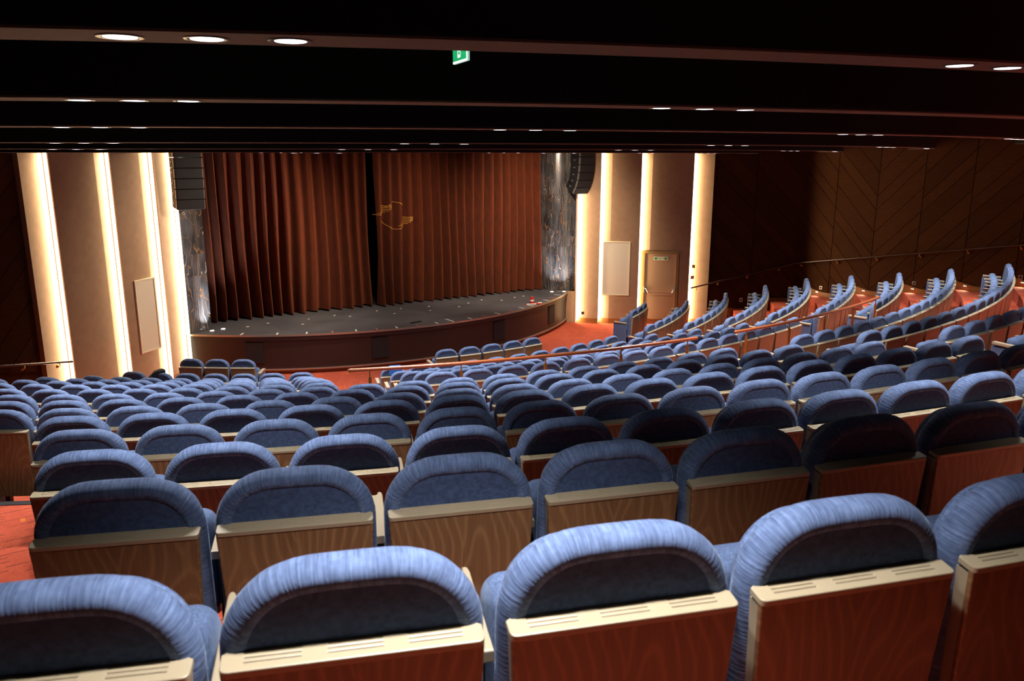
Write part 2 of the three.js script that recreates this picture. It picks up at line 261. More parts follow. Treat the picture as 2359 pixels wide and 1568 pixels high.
// ---------------------------------------------------------------- seats
function arch(w, y0, y1, rt, rb) { const s = new THREE.Shape(), h = w / 2; s.moveTo(-h + rb, y0); s.lineTo(h - rb, y0); s.absarc(h - rb, y0 + rb, rb, -Math.PI / 2, 0); s.lineTo(h, y1 - rt); s.absarc(h - rt, y1 - rt, rt, 0, Math.PI / 2); s.lineTo(-h + rt, y1); s.absarc(-h + rt, y1 - rt, rt, Math.PI / 2, Math.PI); s.lineTo(-h, y0 + rb); s.absarc(-h + rb, y0 + rb, rb, Math.PI, Math.PI * 1.5); return s; }
const TILT = 0.07;
function seatGeo(hi) {
  const cs = hi ? 14 : 7, bs = hi ? 6 : 3, G = {}, lean = g => { g.rotateX(TILT); g.translate(0, 0.22, -0.74 * Math.sin(TILT)); return g; };
  // bolster: a padded roll round the edge of the back, with a core slab in front and the fabric panel set in behind
  const H = 0.762, b = 0.035, hw = 0.266 - b, rt = 0.155, path = [], N = hi ? 12 : 6; path.push([-hw, 0.02], [-hw, 0.2], [-hw, 0.4]);
  for (let i = 0; i <= N; i++) { const a = Math.PI - i / N * Math.PI / 2; path.push([-hw + rt + rt * Math.cos(a), H - b - rt + rt * Math.sin(a)]); } path.push([-0.04, H - b + 0.001], [0.04, H - b + 0.001]);
  for (let i = 0; i <= N; i++) { const a = Math.PI / 2 - i / N * Math.PI / 2; path.push([hw - rt + rt * Math.cos(a), H - b - rt + rt * Math.sin(a)]); } path.push([hw, 0.4], [hw, 0.2], [hw, 0.02]);
  let g = new THREE.TubeGeometry(new THREE.CatmullRomCurve3(path.map(([x, y]) => new THREE.Vector3(x, y, 0)), false, 'centripetal'), hi ? 64 : 32, b, hi ? 16 : 9); { const u = g.attributes.uv; for (let i = 0; i < u.count; i++) u.setXY(i, u.getX(i) * 1.85, u.getY(i) * 0.22); } g.scale(1, 1, 1.3);
  const core = new THREE.ExtrudeGeometry(arch(0.5 - 0.03, 0.0, H - 0.04, 0.13, 0.02), { depth: 0.05, bevelEnabled: true, bevelThickness: 0.015, bevelSize: 0.012, bevelSegments: 2, curveSegments: cs }); core.translate(0, 0, -0.045); G.backrest = lean(merge([g, core]));
  g = new THREE.ExtrudeGeometry(arch(0.462, 0.3, H - 0.035, 0.155, 0.01), { depth: 0.036, bevelEnabled: true, bevelThickness: 0.004, bevelSize: 0.004, bevelSegments: hi ? 2 : 1, curveSegments: cs }); g.translate(0, 0, -0.002); G.back_panel = lean(g);
  // wooden lower back, slightly tapered
  const wp = new THREE.Shape(), t0 = 0.248, t1 = 0.222, yT = 0.575; wp.moveTo(-t1 + 0.015, 0); wp.lineTo(t1 - 0.015, 0); wp.quadraticCurveTo(t1, 0, t1 + 0.001, 0.015); wp.lineTo(t0, yT); wp.lineTo(-t0, yT); wp.lineTo(-t1 - 0.001, 0.015); wp.quadraticCurveTo(-t1, 0, -t1 + 0.015, 0);
  g = new THREE.ExtrudeGeometry(wp, { depth: 0.006, bevelEnabled: true, bevelThickness: 0.005, bevelSize: 0.006, bevelSegments: hi ? 3 : 1, curveSegments: 6 }); g.translate(0, 0, 0.079); G.wood_panel = lean(g);
  // cap with three groups of vent slots
  const cp = new THREE.Shape(), cw = 0.2525, d0 = 0.036, d1 = 0.092, cr = 0.014; cp.moveTo(-cw + cr, d0); cp.lineTo(cw - cr, d0); cp.lineTo(cw, d0 + 0.01); cp.lineTo(cw, d1 - cr); cp.quadraticCurveTo(cw, d1, cw - cr, d1); cp.lineTo(-cw + cr, d1); cp.quadraticCurveTo(-cw, d1, -cw, d1 - cr); cp.lineTo(-cw, d0 + 0.01);
  if (hi) for (const c of [-0.158, 0, 0.158]) for (const q of [0.043, 0.0555, 0.068]) { const h = new THREE.Path(); h.moveTo(c - 0.056, q); h.lineTo(c - 0.056, q + 0.0072); h.lineTo(c + 0.056, q + 0.0072); h.lineTo(c + 0.056, q); cp.holes.push(h); }
  g = new THREE.ExtrudeGeometry(cp, { depth: 0.012, bevelEnabled: true, bevelThickness: 0.0025, bevelSize: 0.0025, bevelSegments: hi ? 2 : 1, curveSegments: 5 }); g.rotateX(Math.PI / 2); g.rotateX(0.06); g.translate(0, yT + 0.022, 0.0);
  const cheek = sx => { const c = box(0.012, yT - 0.01, 0.045, 0, yT / 2, 0.056); c.rotateZ(-sx * Math.atan((t0 - t1) / yT)); c.translate(sx * (t1 - 0.004), 0, 0); return c; };
  G.panel_cap = lean(merge([g, cheek(-1), cheek(1)]));
  // tip-up seat cushion, folded
  g = rbox(0.49, 0.4, 0.135, 0.06, 0, 0, 0, hi ? 4 : 2); g.rotateX(-0.12); g.translate(0, 0.53, -0.27); G.seat_cushion = g;
  // armrest with a cup notch at its front end, on a slim standard
  const a = new THREE.Shape(); a.moveTo(-0.026, -0.02); a.lineTo(0.026, -0.02); a.lineTo(0.03, -0.34); a.quadraticCurveTo(0.03, -0.37, 0.024, -0.37); a.lineTo(0.02, -0.37); a.absarc(0, -0.365, 0.02, 0, Math.PI, false); a.lineTo(-0.024, -0.37); a.quadraticCurveTo(-0.03, -0.37, -0.03, -0.34);
  g = new THREE.ExtrudeGeometry(a, { depth: 0.026, bevelEnabled: true, bevelThickness: 0.004, bevelSize: 0.004, bevelSegments: 2, curveSegments: 6 }); g.rotateX(Math.PI / 2); g.rotateX(0.05); g.translate(0, 0.645, -0.09); G.armrest = g;
  G.standard = merge([rbox(0.034, 0.56, 0.24, 0.008, 0, 0.33, -0.26), box(0.05, 0.05, 0.3, 0, 0.025, -0.24)]);
  G.end_panel = rbox(0.045, 0.6, 0.37, 0.018, 0, 0.32, -0.29, 2);
  G.leg = merge([box(0.34, 0.05, 0.05, 0, 0.22, -0.2), box(0.04, 0.22, 0.05, -0.13, 0.11, -0.2), box(0.04, 0.22, 0.05, 0.13, 0.11, -0.2)]);
  return G;
}
const GH = seatGeo(true), GLo = seatGeo(false), P = 0.56;
function makeSeat(G, wood, ends) {
  const t = new THREE.Group();
  part('backrest', G.backrest, M.fabric, t); part('back_panel', G.back_panel, M.panelFabric, t); part('wood_panel', G.wood_panel, wood, t, 'stained wood lower back');
  part('panel_cap', G.panel_cap, M.cap, t, 'beige slotted cap'); part('seat_cushion', G.seat_cushion, M.fabric, t, 'folded blue cushion'); part('leg', G.leg, M.darkSteel, t);
  const arm = x => { const m = part('armrest', G.armrest, M.arm, t, 'beige armrest'); m.position.x = x; }, st = (x, end) => { const m = end ? part('end_panel', G.end_panel, M.fabric, t) : part('standard', G.standard, M.darkSteel, t); m.position.x = x; };
  arm(-P / 2); st(-P / 2, ends & 1); if (ends & 2) { arm(P / 2); st(P / 2, true); }
  return t;
}
const protos = {};
function seat(k, s, ends, label, group, i) {
  const hi = k <= 5, key = [hi, (i * 7 + k * 3) % 3, ends].join(); if (!protos[key]) protos[key] = makeSeat(hi ? GH : GLo, M.woods[(i * 7 + k * 3) % 3], ends);
  const o = protos[key].clone(); o.name = numbered('theatre_seat'); const r = RR[k], a = s / r, p = polar(r - 0.0, a, FY[k]); o.position.copy(p); o.rotation.y = a; o.userData = { label, category: 'seat', group }; scene.add(o); return o;
}
const rowName = k => k === 1 ? 'nearest row' : k === 15 ? 'front row by the stage' : ORD[k] + ' nearest row';
function block(k, s0, n, step, where, ends = 3) {
  for (let i = 0; i < n; i++) seat(k, s0 + i * step, (i === 0 ? ends & 1 : 0) | (i === n - 1 ? ends & 2 : 0), `blue velour seat, ${ORD[i + 1]} from left in ${where} block of ${rowName(k)}`, `${where} block seats, ${rowName(k)}`, i);
}
const B0 = -9.695;
block(1, -9.93, 6, P, 'left', 1); block(2, B0, 9, P, 'left', 1); block(3, B0, 12, P, 'left', 1); block(4, B0, 16, P, 'left'); block(5, B0, 16, P, 'left');
for (const k of [6, 7, 8]) block(k, B0 - P, 17, P, 'left', 2);
block(5, 0.40, 2, P, 'right', 1); block(6, 0.40, 6, P, 'right', 1); block(7, 0.37, 18, 0.547, 'right'); block(8, 0.37, 18, 0.551, 'right');
block(9, -6.495 - 7 * P, 8, P, 'left', 2); block(10, -10.645, 9, P, 'left', 2); block(11, -10.918, 10, P, 'left', 2); block(12, -10.089, 9, P, 'left'); block(13, -9.252, 8, P, 'left'); block(14, -8.389, 7, P, 'left'); block(15, -6.992, 3, P, 'left');
block(10, -4.377, 15, P, 'centre'); block(11, -4.07, 14, P, 'centre'); block(12, -3.80, 13, P, 'centre'); block(13, -3.51, 12, P, 'centre'); block(14, -3.24, 11, P, 'centre'); block(15, -1.556, 5, P, 'centre');
const rightB = (k, s0, s1, n) => block(k, s0, n, (s1 - s0) / (n - 1), 'right');
rightB(9, 5.38, 9.86, 9); rightB(10, 4.95, 10.11, 10); rightB(11, 4.75, 10.37, 11); rightB(12, 4.65, 9.85, 10); rightB(13, 4.45, 9.07, 9); rightB(14, 4.15, 7.93, 8); rightB(15, 5.24, 6.36, 3);

// ---------------------------------------------------------------- rails
function arcCurve(r, s0, s1, y) { const pts = []; for (let i = 0; i <= 24; i++) pts.push(polar(r, (s0 + (s1 - s0) * i / 24) / r, y)); return new THREE.CatmullRomCurve3(pts); }
function cappedTube(curve, rad, seg = 64) { const a = curve.getPoint(0), b = curve.getPoint(1); const s1 = new THREE.SphereGeometry(rad, 12, 8), s2 = s1.clone(); s1.translate(a.x, a.y, a.z); s2.translate(b.x, b.y, b.z); return merge([new THREE.TubeGeometry(curve, seg, rad, 12), s1, s2]); }
for (const [s0, s1, n, w] of [[-6.2, -1.02, 5, 'left'], [-0.2, 4.55, 5, 'right']]) {
  const r = 16.9, y = 2.49, t = thing('guard_rail', `polished brown wooden rail on brass posts, ${w} of the centre gap`, 'railing', [0, 0, 0], 0, 'rails before the rear rows');
  part('handrail', cappedTube(arcCurve(r, s0, s1, y), 0.025), M.railWood, t);
  for (let i = 0; i < n; i++) { const p = polar(r, (s0 + 0.25 + (s1 - s0 - 0.42) * i / (n - 1)) / r); const m = part('post', merge([cyl(0.022, 0.022, 0.82, p.x, FY[8] + 0.41, p.z), cyl(0.009, 0.009, y - FY[8] - 0.8, p.x, (y + FY[8] + 0.8) / 2, p.z, 10), cyl(0.016, 0.022, 0.02, p.x, FY[8] + 0.83, p.z), cyl(0.05, 0.05, 0.012, p.x, FY[8] + 0.006, p.z)]), M.brass, t); }
}
function wallRail(label, pts, brackets) {
  const t = thing('wall_handrail', label, 'handrail'); const c = new THREE.CurvePath(); const P3 = pts.map(p => new THREE.Vector3(...p)); const geos = [];
  for (let i = 0; i < P3.length - 1; i++) geos.push(cappedTube(new THREE.LineCurve3(P3[i], P3[i + 1]), 0.024, 2)); part('rail', merge(geos), M.darkRail, t);
  for (const [x, y, z, nx, nz] of brackets) { const k = new THREE.CatmullRomCurve3([new THREE.Vector3(x, y - 0.02, z), new THREE.Vector3(x, y - 0.08, z), new THREE.Vector3(x - nx * 0.085, y - 0.09, z - nz * 0.085)]); const s = new THREE.SphereGeometry(0.035, 12, 8); s.scale(1, 1, 1); s.translate(x - nx * 0.07, y - 0.09, z - nz * 0.07); part('bracket', merge([new THREE.TubeGeometry(k, 8, 0.009, 8), s]), M.brass, t, 'brass bracket'); }
}
{
  const a = onWall(WR, 3.63, 0.24, 1.17), b = onWall(WR, 6.72, 0.1, 1.93), e = [10.79, 3.5, 18.2], br = [];
  for (const f of [0.05, 0.26, 0.55, 0.86]) { const q = a.clone().lerp(b, f); br.push([q.x, q.y, q.z, WR.n[0], WR.n[1]]); }
  const B = [10.79, 1.95, 9.62]; for (let i = 0; i < 7; i++) { const f = (0.12 + i * 1.22) / 8.58; br.push([10.79, B[1] + (e[1] - B[1]) * f, B[2] + (e[2] - B[2]) * f, -1, 0]); }
  wallRail('dark wooden handrail with brass brackets climbing the right wall', [a.toArray(), b.toArray(), B, e], br);
  const c = onWall(WL, 3.32, 0.26, 1.16), d = onWall(WL, 6.6, 0.12, 1.75), bl = []; for (const f of [0.08, 0.3, 0.55, 0.8]) { const q = c.clone().lerp(d, f); bl.push([q.x, q.y, q.z, WL.n[0], WL.n[1]]); }
  wallRail('dark wooden handrail on the left wall beside glowing cove', [c.toArray(), d.toArray()], bl);
}

// ---------------------------------------------------------------- stage
const SC = [-0.30, -0.85], SR = 8.35, SY = 0.97, sa0 = -0.79, sa1 = 0.85;
const lipA = x => Math.asin((x - SC[0]) / SR);
{
  const t = thing('stage', 'low curved stage with grey deck and dark brown fascia', 'stage');
  const deck = ringShape(SR, 1, sa0, sa1, 0, 0, 64, ...SC); const pts = []; for (let i = 0; i <= 64; i++) { const a = sa0 + (sa1 - sa0) * i / 64; pts.push(new THREE.Vector2(SC[0] + SR * Math.sin(a), SC[1] + SR * Math.cos(a))); } pts.push(new THREE.Vector2(5.9, 2.7), new THREE.Vector2(-6.4, 2.7));
  part('deck', slab(new THREE.Shape(pts), SY, 0.05), M.stage, t, 'scuffed dark grey stage floor');
  part('edge_strip', band(SR - 0.03, SR + 0.012, sa0, sa1, SY - 0.035, SY + 0.006, ...SC), M.alu, t);
  part('fascia', band(SR - 0.25, SR - 0.035, sa0, sa1, 0.1, SY - 0.05, ...SC), M.fascia, t);
  part('fascia_lip', band(SR - 0.1, SR + 0.0, sa0, sa1, SY - 0.13, SY - 0.04, ...SC), M.fascia, t);
  part('base_trim', band(SR - 0.1, SR - 0.005, sa0, sa1, 0.1, 0.135, ...SC), M.alu, t, 'grey metal bottom trim');
  part('kickboard', band(SR - 0.3, SR - 0.09, sa0, sa1, -0.02, 0.1, ...SC), M.baseWood, t);
  for (const x of [-4.72, -1.95, 1.55, 4.05]) { const a = lipA(x), w = 0.21 / SR; const v = part('vent', band(SR - 0.06, SR - 0.012, a - w, a + w, 0.28, 0.79, ...SC, 6), M.grille, t, 'black vent grille'); part('vent_trim', merge([band(SR - 0.06, SR - 0.004, a - w, a + w, 0.265, 0.28, ...SC, 6), band(SR - 0.06, SR - 0.004, a - w, a + w, 0.79, 0.80, ...SC, 6)]), M.bronze, v); }
}
// tape marks along the edge and spike marks on the deck
{
  let i = 0; for (const [u, c] of [[-4.98, 0], [-4.25, 0], [-3.62, 0], [-3.05, 1], [-2.5, 0], [-2.0, 1], [-1.5, 0], [-0.95, 1], [-0.4, 0], [0.05, 2], [0.62, 0], [1.12, 1], [1.6, 0], [2.12, 1], [2.6, 0], [3.02, 0], [3.45, 1], [3.9, 0], [4.3, 1], [4.75, 0]]) {
    const a = lipA(u), L = c === 2 ? 0.42 : 0.2, g = box(0.035, 0.003, L); i++; const m = single('tape_mark', g, c === 1 ? M.tapeRed ??= std({ color: 0xc46a64, roughness: 0.7 }) : M.white, c === 2 ? 'longest white tape strip at the stage edge' : `${c === 1 ? 'red and white' : 'white'} tape strip at stage edge, ${ORD[i]} from left`, 'tape', 'tape strips along the stage edge'); const r = SR - 0.035 - L / 2; m.position.set(SC[0] + r * Math.sin(a), SY + 0.0095, SC[1] + r * Math.cos(a)); m.rotation.y = a;
  }
  const spots = [[-4.55, 5.15], [-4.0, 5.0], [-3.3, 5.6], [-2.95, 5.05], [-2.2, 4.95], [-1.9, 5.3], [-1.0, 5.0], [-0.75, 5.6], [-0.3, 5.05], [0.25, 5.75], [0.5, 5.2], [1.2, 5.7], [1.7, 5.35], [2.3, 5.1], [2.75, 5.5], [3.35, 5.3], [3.7, 5.25]];
  spots.forEach(([x, z], i) => { const m = single('spike_mark', box(0.07, 0.003, 0.05), M.white, `small white tape spot on stage floor, ${ORD[i + 1]} from left`, 'tape', 'spike marks on the stage floor'); m.position.set(x, SY + 0.0015, z); m.rotation.y = R0() * 2; });
  const h = single('floor_plate', rbox(0.34, 0.012, 0.12, 0.004), M.black, 'black cable plate lying near the stage edge', 'plate'); h.position.set(-0.79, SY + 0.006, 6.97); h.rotation.y = 0.25;
}
// red and white can on a folded red cable tray at the stage edge
{
  const t = thing('drink_can', 'red drink can with silver top standing near stage edge', 'can', [3.22, SY, 6.4]);
  const pr = [[0, 0], [0.05, 0], [0.056, 0.015], [0.056, 0.17], [0.048, 0.19]].map(p => new THREE.Vector2(...p)); part('body', new THREE.LatheGeometry(pr, 20), M.red, t); part('lid', cyl(0.049, 0.048, 0.012, 0, 0.196, 0, 20), M.alu, t); part('print', cyl(0.0565, 0.0565, 0.05, 0, 0.09, 0, 20), M.white, t);
  const f = thing('folded_strap', 'red and white strap folded flat beside the can', 'strap', [3.15, SY, 6.56], -0.4); part('strap', merge([rbox(0.5, 0.02, 0.06, 0.008, 0, 0.01, 0), rbox(0.3, 0.02, 0.05, 0.008, 0.1, 0.03, 0.02)]), M.red, f); part('buckle', merge([rbox(0.28, 0.024, 0.05, 0.008, -0.06, 0.022, 0.06), rbox(0.12, 0.02, 0.06, 0.006, 0.2, 0.045, 0)]), M.white, f);
}

// curtain
const nCur = noise2(91, 64);
function curZ(x, y, base) { const w = x * 1 + 0.10 * (nCur(x * 1.3 + 40, 3) - 0.5) + 0.05 * Math.sin(y * 0.9 + x * 2) * (1 - y / 6); const ph = w * 6.2832 / (0.30 + 0.0) + 3.5 * nCur(x * 0.9 + 10, 7); const low = Math.max(0, 1 - (y - 0.97) / 5); const amp = 0.11 + 0.10 * nCur(x * 2 + 20, 5) * (0.5 + low); return base + amp * Math.sin(ph) + 0.03 * Math.sin(ph * 2.1 + 1) + 0.10 * (nCur(x * 0.8 + 5, 1) - 0.5) * (0.4 + low); }
function curtainHalf(x0, x1, base, label) {
  const nx = Math.round((x1 - x0) / 0.018), ny = 22, pos = [], uv = [], idx = [], y0 = SY + 0.015, y1 = 6.4;
  for (const side of [0, 1]) for (let j = 0; j <= ny; j++) for (let i = 0; i <= nx; i++) { const x = x0 + (x1 - x0) * i / nx, f = Math.pow(j / ny, 1.6), hem = 0.03 * Math.sin(x * 5), y = y0 + (j === 0 ? 0.02 + hem * 0.5 : 0) + (y1 - y0) * f; pos.push(x, y, curZ(x, y, base) - side * 0.012); uv.push(x * 3, y); }
  const st = (nx + 1) * (ny + 1), W = nx + 1; for (let j = 0; j < ny; j++) for (let i = 0; i < nx; i++) { const a = j * W + i; idx.push(a, a + 1, a + W, a + 1, a + W + 1, a + W); const b = a + st; idx.push(b, b + W, b + 1, b + 1, b + W, b + W + 1); }
  for (let i = 0; i < nx; i++) idx.push(i, i + st, i + 1, i + 1, i + st, i + 1 + st); for (const i of [0, nx]) for (let j = 0; j < ny; j++) { const a = j * W + i; idx.push(a, a + W, a + st, a + W, a + W + st, a + st); }
  const g = new THREE.BufferGeometry(); g.setAttribute('position', new THREE.Float32BufferAttribute(pos, 3)); g.setAttribute('uv', new THREE.Float32BufferAttribute(uv, 2)); g.setIndex(idx); g.computeVertexNormals();
  const t = thing('stage_curtain', label, 'curtain', [0, 0, 0], 0, 'stage curtain halves'); part('drape', g, M.curtain, t); return t;
}
curtainHalf(-5.45, -0.78, 4.15, 'rust red pleated velvet curtain, left half on the stage');
const curR = curtainHalf(-0.66, 5.2, 4.38, 'rust red pleated velvet curtain with gold emblem, right half');
{ // gold ring and stripes worked on the curtain
  const cx = -0.09, cy = 3.49, g = []; const strip = pts => { const pos = [], idx = [], hw = 0.009; pts.forEach(([x, y], i) => { const q = pts[Math.min(i + 1, pts.length - 1)], p = pts[Math.max(0, i - 1)]; let tx = q[0] - p[0], ty = q[1] - p[1]; const l = Math.hypot(tx, ty); tx /= l; ty /= l; for (const s of [-1, 1]) { const X = x - ty * hw * s, Y = y + tx * hw * s; pos.push(X, Y, curZ(X, Y, 4.38) + 0.012); } if (i) { const k = i * 2; idx.push(k - 2, k, k - 1, k - 1, k, k + 1); } }); const b = new THREE.BufferGeometry(); b.setAttribute('position', new THREE.Float32BufferAttribute(pos, 3)); b.setAttribute('uv', new THREE.Float32BufferAttribute(new Array(pos.length / 3 * 2).fill(0), 2)); b.setIndex(idx); b.computeVertexNormals(); return b.toNonIndexed(); };
  const ringP = (a0, a1) => { const p = []; for (let i = 0; i <= 40; i++) { const a = a0 + (a1 - a0) * i / 40; p.push([cx + 0.34 * Math.cos(a), cy + 0.38 * Math.sin(a)]); } return p; };
  g.push(strip(ringP(0.35, 2.45)), strip(ringP(3.5, 5.6)));
  for (let i = 0; i < 6; i++) { const line = (xa, xb, y) => { const p = []; for (let k = 0; k <= 24; k++) p.push([xa + (xb - xa) * k / 24, y]); return p; }; const y = 0.28 - i * 0.045; g.push(strip(line(cx - 0.34 - i * 0.055, cx - 0.08 - i * 0.045, cy + y)), strip(line(cx + 0.08 + i * 0.045, cx + 0.34 + i * 0.055, cy - y))); }
  part('emblem', merge(g), M.gold, curR, 'gold ring emblem with winged stripes');
}

// marble columns framing the stage, each of stacked slabs
function column(pts, label) {
  const c = new THREE.CatmullRomCurve3(pts.map(([x, z]) => new THREE.Vector3(x, 0, z))), n = 24, sh = c.getPoints(n).map(p => new THREE.Vector2(p.x, p.z)); const last = pts[pts.length - 1], first = pts[0]; sh.push(new THREE.Vector2(last[0], 4.3), new THREE.Vector2(first[0], 4.3));
  const t = thing('marble_column', label, 'column', [0, 0, 0], 0, 'marble columns beside the stage');
  for (const [y0, y1] of [[SY, 2.35], [2.354, 3.95], [3.954, 6.4]]) { const g = slab(new THREE.Shape(sh), y1, y1 - y0), pos = g.attributes.position, uv = g.attributes.uv; for (let i = 0; i < pos.count; i++) uv.setXY(i, pos.getX(i) * 1.4 + pos.getZ(i) * 0.6 + y0 * 0.37, pos.getY(i)); part('marble_slab', g, M.marble, t); }
}
column([[4.93, 4.45], [5.02, 4.78], [5.25, 4.99], [5.55, 5.1], [5.78, 5.2]], 'curved grey marble column with gold veins right of stage');
column([[-5.28, 4.45], [-5.36, 4.86], [-5.6, 5.1], [-5.85, 5.22], [-6.2, 5.32]], 'curved dark marble column with gold veins left of stage');
// recessed uplights in the deck
for (const [x, z, w] of [[-5.42, 5.2, 'left column, outer'], [-5.14, 5.13, 'left column, inner'], [4.86, 5.12, 'right column, inner'], [5.2, 5.3, 'right column, outer']]) {
  const t = thing('floor_uplight', `small round white uplight at foot of ${w}`, 'uplight', [x, SY, z], 0, 'uplights at the marble columns');
  part('bezel', cyl(0.06, 0.065, 0.012, 0, 0.006, 0, 20), M.alu, t); part('lens', cyl(0.05, 0.05, 0.006, 0, 0.014, 0, 20), M.lens, t);
  const L = new THREE.SpotLight(new THREE.Color(0.95, 0.97, 1), 14, 0, 0.85, 0.8, 2); L.name = 'lamp'; L.position.set(0, 0.03, 0); L.target.position.set(x < 0 ? -0.12 : 0.12, 3, -0.28); L.shadow.radius = 1.5; t.add(L, L.target);
}
// stage spotlights on the ceiling in front of the curtain (above the beam line)
for (const [x, tx] of [[-6.1, -3.4], [-2.0, -5.2], [-0.3, -0.2], [2.4, 4.6], [5.9, 1.8]]) {
  const t = thing('stage_spotlight', `black stage spotlight aimed at the curtain ${x < -5 ? 'left end' : x < -1 ? 'left of centre' : x < 0 ? 'centre' : x < 4 ? 'right of centre' : 'right end'}`, 'spotlight', [x, 5.45, 8.7], 0, 'stage spotlights');
  const g = cyl(0.09, 0.09, 0.26, 0, 0, 0, 20); g.rotateX(Math.PI / 2 - 0.0); g.rotateX(-0.62); part('can', g, M.speaker, t); part('yoke', box(0.03, 0.9, 0.03, 0, 0.5, 0), M.speaker, t); const l = cyl(0.07, 0.07, 0.01, 0, 0, 0, 20); l.rotateX(Math.PI / 2); l.rotateX(-0.62); l.translate(0, -0.078, -0.11); part('lens', l, M.lens, t);
  const L = new THREE.SpotLight(new THREE.Color(1, 0.8, 0.6), STAGE_CD * (Math.abs(x) < 1 ? 0.5 : 1), 0, 0.85, 1, 2); L.name = 'lamp'; L.position.set(0, -0.1, -0.14); L.target.position.set(tx - x, 1.7 - 5.45, 4.4 - 8.7); L.shadow.radius = 3; t.add(L, L.target);
}

// ---------------------------------------------------------------- loudspeaker clusters
function cluster(x, z, turn, label, curve) {
  const t = thing('speaker_cluster', label, 'loudspeaker', [x, 5.33, z], turn, 'hanging loudspeakers'); let a = 0, y = 0, zz = 0;
  for (let i = 0; i < 6; i++) {
    const pv = new THREE.Group(); const c = part('cabinet', rbox(0.6, 0.222, 0.42, 0.012, 0, -0.115, -0.21), M.speaker, t); a = curve * i * i * 0.5; c.position.set(0, y, zz); c.rotation.x = a;
    part('grille', box(0.56, 0.2, 0.006, 0, -0.115, 0.002), M.grille, c); part('link_bar', merge([box(0.012, 0.2, 0.05, 0.306, -0.115, -0.04), box(0.012, 0.2, 0.05, -0.306, -0.115, -0.04), box(0.012, 0.03, 0.06, 0.306, -0.1, -0.25), box(0.012, 0.03, 0.06, -0.306, -0.1, -0.25)]), M.alu, c);
    y -= 0.232 * Math.cos(a); zz -= 0.232 * Math.sin(a);
  }
  part('hanger', merge([box(0.03, 0.9, 0.03, -0.2, 0.45, -0.2), box(0.03, 0.9, 0.03, 0.2, 0.45, -0.2)]), M.darkSteel, t);
}
cluster(-5.78, 5.95, 0.05, 'black hanging line array loudspeaker left of the stage', 0.01); cluster(5.45, 6.05, 0.12, 'black hanging line array loudspeaker right of the stage', 0.045);

// ---------------------------------------------------------------- wall fittings
function wallBoard(w, s0, s1, y0, y1, label, b0, b1) {   // follows the face of its wall panel between the breaks b0 and b1
  const t = thing('notice_board', label, 'board', [0, 0, 0], 0, 'blank framed boards'), f = 0.035, D = s => 0.085 + 0.07 * (s - b0 - 0.33) / (b1 - b0 - 0.33);
  const blk = (a, b, e0, e1, c, d) => prism(w, [[a, D(a) + e0], [b, D(b) + e0], [b, D(b) + e1], [a, D(a) + e1]], c, d);
  part('panel', blk(s0, s1, -0.02, 0.02, y0, y1), M.cream, t);
  part('frame', merge([blk(s0 - f, s0, -0.04, 0.04, y0 - f, y1 + f), blk(s1, s1 + f, -0.04, 0.04, y0 - f, y1 + f), blk(s0, s1, -0.04, 0.04, y0 - f, y0), blk(s0, s1, -0.04, 0.04, y1, y1 + f)]), M.creamFrame, t);
}
wallBoard(WR, 0.93, 1.70, 0.93, 2.53, 'blank cream framed board on right wall beside the door', BR[1], BR[2]);
wallBoard(WL, 0.86, 1.42, 0.90, 2.46, 'blank cream framed board on left wall between glowing coves', BL[1], BL[2]);
{ // emergency door
  const t = struct('door_1', 'tan emergency exit door with chrome push bar', 'door'); const D = s => 0.155 * (s - 1.95) / 1.6;
  const blk = (s0, s1, e0, e1, y0, y1) => prism(WR, [[s0, D(s0) + e0], [s1, D(s1) + e0], [s1, D(s1) + e1], [s0, D(s0) + e1]], y0, y1);
  part('door_leaf', blk(2.2, 3.14, -0.01, 0.02, 0.02, 2.2), M.door, t);
  part('door_frame', merge([blk(2.08, 2.2, -0.02, 0.05, 0, 2.27), blk(3.14, 3.22, -0.02, 0.05, 0, 2.27), blk(2.2, 3.14, -0.02, 0.05, 2.2, 2.27)]), M.doorFrame, t);
  const pt = (s, e, y) => onWall(WR, s, D(s) + e, y), bar = new THREE.TubeGeometry(new THREE.CatmullRomCurve3([pt(2.22, 0.08, 1.14), pt(2.27, 0.12, 1.1), pt(2.31, 0.13, 1.02), pt(2.36, 0.13, 1.0), pt(2.7, 0.13, 1.0), pt(3.0, 0.13, 1.0), pt(3.05, 0.13, 1.02), pt(3.09, 0.12, 1.1), pt(3.12, 0.08, 1.14)]), 60, 0.014, 10);
  part('push_bar', merge([bar, blk(2.2, 2.25, 0.01, 0.1, 0.98, 1.18), blk(3.09, 3.14, 0.01, 0.1, 1.1, 1.18)]), M.chrome, t, 'chrome push bar');
  // sign on the door
  const cv = document.createElement('canvas'); cv.width = 512; cv.height = 128; const x = cv.getContext('2d'); x.fillStyle = '#d9dcc0'; x.fillRect(0, 0, 512, 128); x.fillStyle = '#1f8a4c'; x.fillRect(22, 20, 100, 88); x.fillRect(390, 20, 100, 88); x.fillStyle = '#1f8a4c'; x.font = 'bold 84px sans-serif'; x.textAlign = 'center'; x.textBaseline = 'middle'; x.fillText('EXIT 5', 256, 66);
  const tx = new THREE.CanvasTexture(cv); tx.colorSpace = THREE.SRGBColorSpace; const sg = new THREE.PlaneGeometry(0.42, 0.1); const sgn = thing('exit_plate', 'small green EXIT plate on the tan door', 'sign'); const p = pt(2.68, 0.024, 2.05); const m1 = part('plate', box(0.43, 0.11, 0.006), M.cream, sgn); const m2 = part('print', sg, std({ map: tx, roughness: 0.5 }), sgn); sgn.position.copy(p); const dd = pt(3.0, 0, 0).sub(pt(2.4, 0, 0)).normalize(); sgn.rotation.y = Math.atan2(-dd.z, dd.x); m2.position.z = 0.0045;
}
